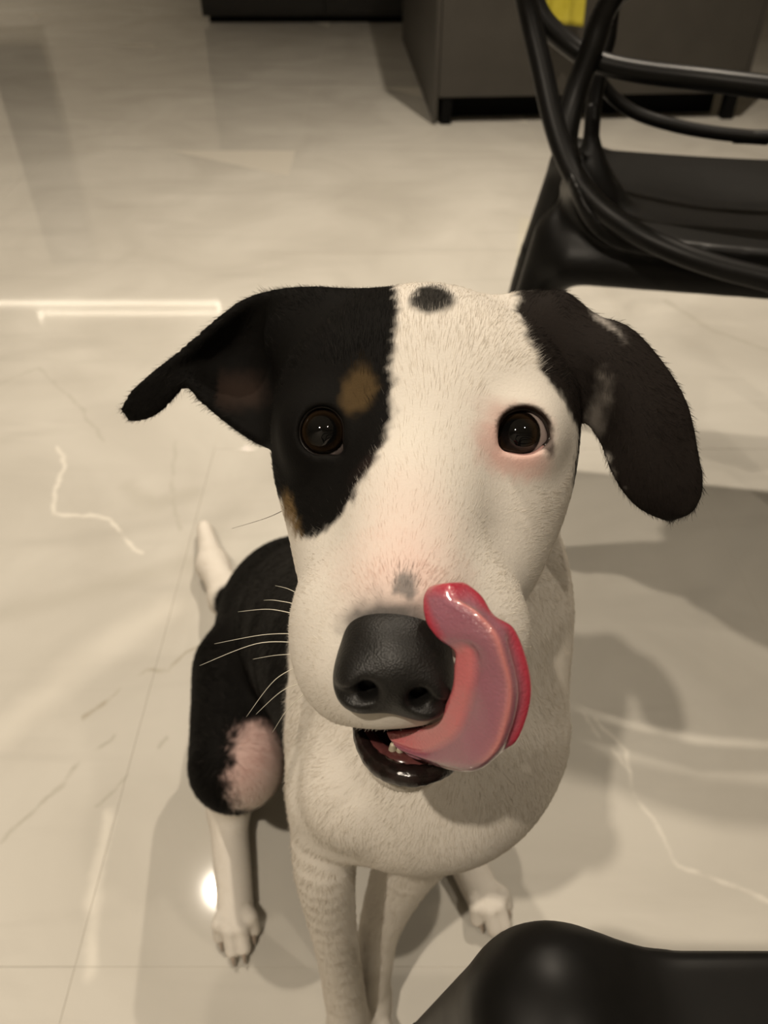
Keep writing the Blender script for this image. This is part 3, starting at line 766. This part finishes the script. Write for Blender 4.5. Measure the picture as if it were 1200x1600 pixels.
    lk(m, m.node_tree.nodes['Attribute'].outputs['Color'], tr.inputs['Color']); lk(m, m.node_tree.nodes['Principled BSDF'].outputs[0], mxs.inputs[1])
    lk(m, tr.outputs[0], mxs.inputs[2]); lk(m, mxs.outputs[0], m.node_tree.nodes['Material Output'].inputs[0])
    o = bpy.data.objects.new('fur', hc); COL.objects.link(o); hc.materials.append(m); o.parent = dog; o['kind'] = 'stuff'
    return o
FUR_N = 300000
fur()

# ---- nose leather
NF = FRAME
ca, sa = math.cos(math.radians(7)), math.sin(math.radians(7))
NROT = np.array([[ca, -sa, 0], [sa, ca, 0], [0, 0, 1]]) @ FRAME      # slight tilt of the head
def nose_fn(p, coarse):
    q = (p - NOSE_C) @ NROT.T; x, y, z = q[:, 0], q[:, 1], q[:, 2]
    d = sd_ell(q, (0, 0.001, 0.003), (0.0182, 0.0165, 0.0190))
    d = smin(d, sd_ell(q, (0, 0.0095, 0.004), (0.0155, 0.0085, 0.012)), 0.008)
    for s in (-1, 1):
        d = smin(d, sd_ell(q, (s * 0.0105, -0.0055, -0.004), (0.0082, 0.0095, 0.010)), 0.006)
    for s in (-1, 1):
        d = smax(d, -sd_cone(q, (s * 0.0085, -0.0075, -0.018), (s * 0.0078, -0.0055, -0.006), 0.0036, 0.0028), 0.004)
        d = smax(d, -sd_cone(q, (s * 0.0098, -0.0090, -0.015), (s * 0.0175, -0.0085, -0.008), 0.0026, 0.0010), 0.003)
    d = smax(d, -sd_cone(q, (0, -0.0075, -0.0185), (0, -0.019, -0.010), 0.0009, 0.0013), 0.003)
    return d
r = 0.026
nv, nf = surface_nets(*[np.arange(NOSE_C[i] - r, NOSE_C[i] + r, 0.0007, dtype=np.float32) for i in range(3)], nose_fn)
nv = relax(nv, nf, 1)
M['nose'] = noisy_mat('nose_leather', (0.006, 0.0055, 0.005), (0.010, 0.009, 0.008), 260, 0.46, 0.38, 0.0)
nt = M['nose']; vt = nd(nt, 'ShaderNodeTexVoronoi'); vt.inputs['Scale'].default_value = 1500; gg = nd(nt, 'ShaderNodeNewGeometry'); lk(nt, gg.outputs['Position'], vt.inputs['Vector'])
bb = nd(nt, 'ShaderNodeBump'); bb.inputs['Strength'].default_value = 0.3; bb.inputs['Distance'].default_value = 0.0004; lk(nt, vt.outputs['Distance'], bb.inputs['Height'])
lk(nt, bb.outputs['Normal'], nt.node_tree.nodes['Principled BSDF'].inputs['Normal'])
o = link('nose', big_mesh('nose', nv - OFF, nf), M['nose'], dog); o['label'] = 'black leathery nose'

# ---- eyes
def eye_mat():
    m = mat('dog_eye', (0.02, 0.012, 0.006), 0.025, 0.45); b = m.node_tree.nodes['Principled BSDF']
    t = nd(m, 'ShaderNodeTexCoord'); sx = nd(m, 'ShaderNodeSeparateXYZ'); lk(m, t.outputs['Object'], sx.inputs[0])
    # local -Z looks out of the eye: angle from the axis via x,y distance
    cx = nd(m, 'ShaderNodeCombineXYZ'); lk(m, sx.outputs[0], cx.inputs[0]); lk(m, sx.outputs[1], cx.inputs[1])
    ln = nd(m, 'ShaderNodeVectorMath', operation='LENGTH'); lk(m, cx.outputs[0], ln.inputs[0])
    mr = nd(m, 'ShaderNodeMapRange'); mr.inputs[1].default_value = 0; mr.inputs[2].default_value = ER; lk(m, ln.outputs['Value'], mr.inputs[0])
    n = nd(m, 'ShaderNodeTexNoise'); n.inputs['Scale'].default_value = 900; lk(m, t.outputs['Object'], n.inputs['Vector'])
    ad = nd(m, 'ShaderNodeMath', operation='MULTIPLY_ADD'); ad.inputs[1].default_value = 0.03; lk(m, n.outputs['Fac'], ad.inputs[0]); lk(m, mr.outputs[0], ad.inputs[2])
    r_ = nd(m, 'ShaderNodeValToRGB'); cr = r_.color_ramp
    for pos, col in ((0.0, (0.002, 0.002, 0.002)), (0.42, (0.003, 0.003, 0.003)), (0.50, (0.010, 0.006, 0.003)), (0.58, (0.020, 0.012, 0.0065)), (0.64, (0.005, 0.003, 0.002)), (0.70, (0.004, 0.003, 0.002)), (0.735, (0.32, 0.26, 0.24)), (1.0, (0.36, 0.28, 0.26))):
        e = cr.elements[0] if pos == 0.0 else (cr.elements[-1] if pos == 1.0 else cr.elements.new(pos)); e.position = pos; e.color = (*col, 1)
    lk(m, ad.outputs[0], r_.inputs[0]); lk(m, r_.outputs[0], b.inputs['Base Color'])
    return m
M['eye'] = eye_mat()
ev, ef = [], []
nu, nw = 40, 28
for j in range(nw + 1):
    th = math.pi * j / nw
    for i in range(nu):
        a = 2 * math.pi * i / nu; rr = ER * math.sin(th); z = -ER * math.cos(th)
        if th < 0.75: z -= 0.0010 * (1 - th / 0.75) ** 1.2 * (1 + 0.6 * th)
        ev.append((rr * math.cos(a), rr * math.sin(a), z))
for j in range(nw):
    for i in range(nu):
        k = (i + 1) % nu; ef.append((j * nu + i, (j + 1) * nu + i, (j + 1) * nu + k, j * nu + k))
eme = mesh('eyeball', ev, ef); eme.materials.append(M['eye'])
GAZE = [at(503, 672, 0.30) - EYES[0]['c'], at(806, 677, 0.30) - EYES[1]['c']]
for e, gz, lb in zip(EYES, GAZE, ('dark brown eye in the black patch', 'dark brown eye with pink rim in the white fur')):
    o = bpy.data.objects.new('eye', eme); COL.objects.link(o); o.parent = dog
    zz = -Vector(gz).normalized(); xx = Vector((1, 0, 0)); yy = zz.cross(xx).normalized(); xx = yy.cross(zz)
    Rm = Matrix((xx, yy, zz)).transposed().to_4x4(); o.matrix_local = Matrix.Translation(Vector(e['c'] - OFF)) @ Rm
    o['label'] = lb
# lid rims
for e, col in zip(EYES, ((0.012, 0.009, 0.008), (0.045, 0.022, 0.018))):
    P = []
    for k in range(40):
        a = 2 * math.pi * k / 40; ls = 1.02 * float(lid_scale(e, np.array([math.atan2(e['ry'] * math.sin(a), e['rx'] * math.cos(a))]))[0]); x = e['rx'] * ls * math.cos(a); y = e['ry'] * ls * math.sin(a)
        z = -math.sqrt(max((ER + 0.0010) ** 2 - x * x - y * y, 1e-8)); P.append(e['c'] + np.array([x, y, z]) @ FRAME - OFF)
    if e is EYES[0]: link('eyelid', mesh('eyelid', *tube(P, 0.00085, 8, closed=True)), mat('dark_lid_rim', col, 0.3, 0.4), dog)
    else:
        link('eyelid', mesh('eyelid', *tube(P[36:] + P[:22], 0.0011, 8)), mat('upper_lid_rim', (0.016, 0.010, 0.008), 0.3, 0.4), dog)
        link('eyelid', mesh('eyelid', *tube(P[21:37], 0.0009, 8)), mat('lower_lid_rim', (0.42, 0.24, 0.22), 0.3, 0.4), dog)

# ---- tongue
ZT = [0.268, 0.256, 0.241, 0.234, 0.230, 0.228, 0.227, 0.227, 0.229, 0.233, 0.238]
TS = [((455, 800), (480, 850), (520, 885), (580, 905)), ((560, 792), (600, 890), (640, 925), (650, 948)), ((650, 770), (720, 830), (790, 940), (800, 970)),
      ((682, 712), (775, 720), (880, 880), (915, 890)), ((706, 636), (795, 640), (925, 760), (985, 850)), ((712, 556), (808, 560), (940, 640), (1040, 700)),
      ((712, 498), (795, 490), (915, 530), (1035, 560)), ((650, 452), (735, 425), (880, 430), (975, 400)), ((600, 380), (690, 345), (805, 345), (897, 350)),
      ((592, 290), (650, 275), (730, 295), (845, 265)), ((625, 228), (660, 218), (705, 212), (765, 206))]
rows = []
for (zs, row) in zip(ZT, TS):
    r_ = []
    P4 = crom([(*q, dz) for q, dz in zip(row, (0.0035, -0.001, -0.0045, 0.003))], 6)
    rows.append(np.array([at(420 + X / 2.5, 820 + Y / 2.5, zs + dz) for X, Y, dz in P4]).ravel())
G = crom(rows, 8).reshape(len(rows) * 8 - 7, -1, 3); nI, nJ = G.shape[:2]
tc = np.zeros((nI, nJ, 3)); RIM = np.array([0.43, 0.032, 0.058]); MAUVE = np.array([0.31, 0.120, 0.158]); SALM = np.array([0.56, 0.155, 0.165]); RIDGE = np.array([0.58, 0.22, 0.20])
nrm = np.cross(np.gradient(G, axis=0), np.gradient(G, axis=1)); nrm /= np.linalg.norm(nrm, axis=2)[..., None] + 1e-12
if (nrm[nI // 2, nJ // 2] @ F_) > 0: nrm = -nrm
for i in range(nI):
    u = i / (nI - 1)
    for j in range(nJ):
        w = j / (nJ - 1)
        c = MAUVE.copy()
        inner = np.clip((0.36 - w) / 0.06, 0, 1) * np.clip((0.66 - u) / 0.06, 0, 1); c = c * (1 - inner) + SALM * inner
        rd = math.exp(-((w - 0.66) / 0.035) ** 2) * np.clip((u - 0.2) / 0.1, 0, 1) * np.clip((0.93 - u) / 0.05, 0, 1); c = c * (1 - 0.9 * rd) + RIDGE * 0.9 * rd
        rim = max(np.clip((w - 0.80) / 0.10, 0, 1) * np.clip((u - 0.28) / 0.1, 0, 1), np.clip((u - 0.88) / 0.08, 0, 1), np.clip((0.22 - w) / 0.12, 0, 1) * np.clip((u - 0.66) / 0.06, 0, 1))
        c = c * (1 - rim) + RIM * rim; tc[i, j] = c
        fold = math.exp(-((w - 0.83) / 0.03) ** 2) * np.clip((u - 0.3) / 0.08, 0, 1) * np.clip((0.72 - u) / 0.06, 0, 1)
        G[i, j] += nrm[i, j] * (0.0011 * rd - 0.0022 * fold - 0.0012 * math.exp(-((w - 0.34) / 0.03) ** 2) * np.clip((0.66 - u) / 0.06, 0, 1))
# thick slab with rounded edge
v = []; f = []; cols = []
TH = 0.0042
for side in (0, 1):
    for i in range(nI):
        u = i / (nI - 1)
        for j in range(nJ):
            w = j / (nJ - 1); e = min(w, 1 - w) * 9; e2 = min((1 - u) * 16, 1); k = math.sqrt(max(1 - (1 - min(e, 1)) ** 2, 0)) * math.sqrt(max(1 - (1 - e2) ** 2, 0))
            mid = G[i, j] - nrm[i, j] * TH / 2
            v.append(mid + nrm[i, j] * (TH / 2 * k) * (1 if side == 0 else -1) - OFF); cols.append(tc[i, j])
def id_(s, i, j): return s * nI * nJ + i * nJ + j
for i in range(nI - 1):
    for j in range(nJ - 1):
        f.append((id_(0, i, j), id_(0, i, j + 1), id_(0, i + 1, j + 1), id_(0, i + 1, j))); f.append((id_(1, i, j), id_(1, i + 1, j), id_(1, i + 1, j + 1), id_(1, i, j + 1)))
tme_ = mesh('tongue', v, f)
ta = tme_.attributes.new('tongue_colour', 'FLOAT_COLOR', 'POINT'); ta.data.foreach_set('color', np.concatenate([np.array(cols), np.ones((len(cols), 1))], 1).astype(np.float32).ravel())
M['tongue'] = attr_mat('wet_tongue', 'tongue_colour', 0.17, 0.5, (900, 0.5, 0.0008), Subsurface_Weight=0.25, Subsurface_Radius=(0.004, 0.0015, 0.001), Subsurface_Scale=0.5, Coat_Weight=0.9, Coat_Roughness=0.07)
o = link('tongue', tme_, M['tongue'], dog); o['label'] = 'wet pink tongue curled up beside the nose'
md = o.modifiers.new('weld', 'WELD'); md.merge_threshold = 0.00005
md = o.modifiers.new('sub', 'SUBSURF'); md.levels = 1; md.render_levels = 1

# ---- lower lip, gum and tooth
M['lip'] = noisy_mat('wet_black_lip', (0.008, 0.006, 0.005), (0.020, 0.011, 0.010), 300, 0.17, 0.5, 0.5)
L_ = crom([at(*q) for q in ((556, 1132, 0.288), (566, 1160, 0.281), (584, 1188, 0.274), (612, 1206, 0.268), (645, 1212, 0.266), (680, 1208, 0.268), (705, 1200, 0.274))], 6)
rr = np.interp(np.linspace(0, 1, len(L_)), [0, 0.15, 0.4, 0.7, 1], [0.0012, 0.0028, 0.0040, 0.0038, 0.0018]) * (1 + 0.03 * np.sin(np.arange(len(L_)) * 1.9) + 0.02 * np.sin(np.arange(len(L_)) * 3.1))
link('lower_lip', mesh('lower_lip', *tube(L_ - OFF, rr, 14)), M['lip'], dog)['label'] = 'wet black lower lip'
L_ = crom([at(*q) for q in ((566, 1138, 0.290), (580, 1160, 0.283), (600, 1180, 0.277), (630, 1192, 0.273), (665, 1194, 0.274))], 6)
link('gum', mesh('gum', *tube(L_ - OFF, 0.0036, 12)), noisy_mat('pink_gum', (0.05, 0.016, 0.016), (0.14, 0.045, 0.042), 160, 0.2, 0.5), dog)
M['tooth'] = mat('tooth', (0.62, 0.55, 0.42), 0.3)
for px, py in ((613, 1168), (624, 1174)):
    b0 = at(px, py + 8, 0.276); b1 = at(px + 1, py - 6, 0.272)
    link('tooth', mesh('tooth', *tube(crom([b0, (b0 + b1) / 2, b1], 4) - OFF, np.linspace(0.0019, 0.0009, 9), 10)), M['tooth'], dog)
# ---- claws
M['claw'] = mat('claw', (0.30, 0.24, 0.19), 0.35)
for e0, d in CLAWS:
    P = [e0 + d * 0.004 + np.array([0, 0, 0.001]), e0 + d * 0.009 + np.array([0, 0, -0.001]), e0 + d * 0.0115 + np.array([0, 0, -0.006])]
    P = crom(P, 4); P[:, 2] = np.maximum(P[:, 2], 0.0022); link('claw', mesh('claw', *tube(P - OFF, np.linspace(0.0026, 0.0008, len(P)), 8)), M['claw'], dog)
# ---- whiskers
M['whisker'] = mat('whisker', (0.72, 0.68, 0.58), 0.4); M['whisker_dark'] = mat('whisker_dark', (0.05, 0.04, 0.03), 0.4)
WH = [((468, 1004), (400, 1006), (312, 1040), 'w', 1.0), ((466, 990), (410, 992), (335, 1006), 'w', 0.7), ((480, 1035), (430, 1062), (385, 1120), 'w', 1.0), ((478, 1065), (440, 1080), (400, 1116), 'w', 1.0),
      ((464, 960), (420, 952), (372, 956), 'w', 0.8), ((470, 945), (430, 938), (412, 938), 'w', 0.6), ((474, 1085), (448, 1110), (426, 1144), 'w', 0.7), ((462, 1022), (430, 1024), (395, 1030), 'w', 0.5),
      ((470, 930), (450, 920), (430, 915), 'w', 0.5), ((460, 788), (420, 808), (362, 826), 'd', 0.8)]
for a, b, c, k, s in WH:
    z0 = 0.285 if k == 'w' else 0.335
    P = crom([at(*a, z0 + 0.004), at(*b, z0 + 0.010), at(*c, z0 + 0.02)], 8)
    link('whisker', mesh('whisker', *tube(P - OFF, np.linspace(0.00022, 0.00006, len(P)) * (0.6 + 0.4 * s), 6)), M['whisker' if k == 'w' else 'whisker_dark'], dog)
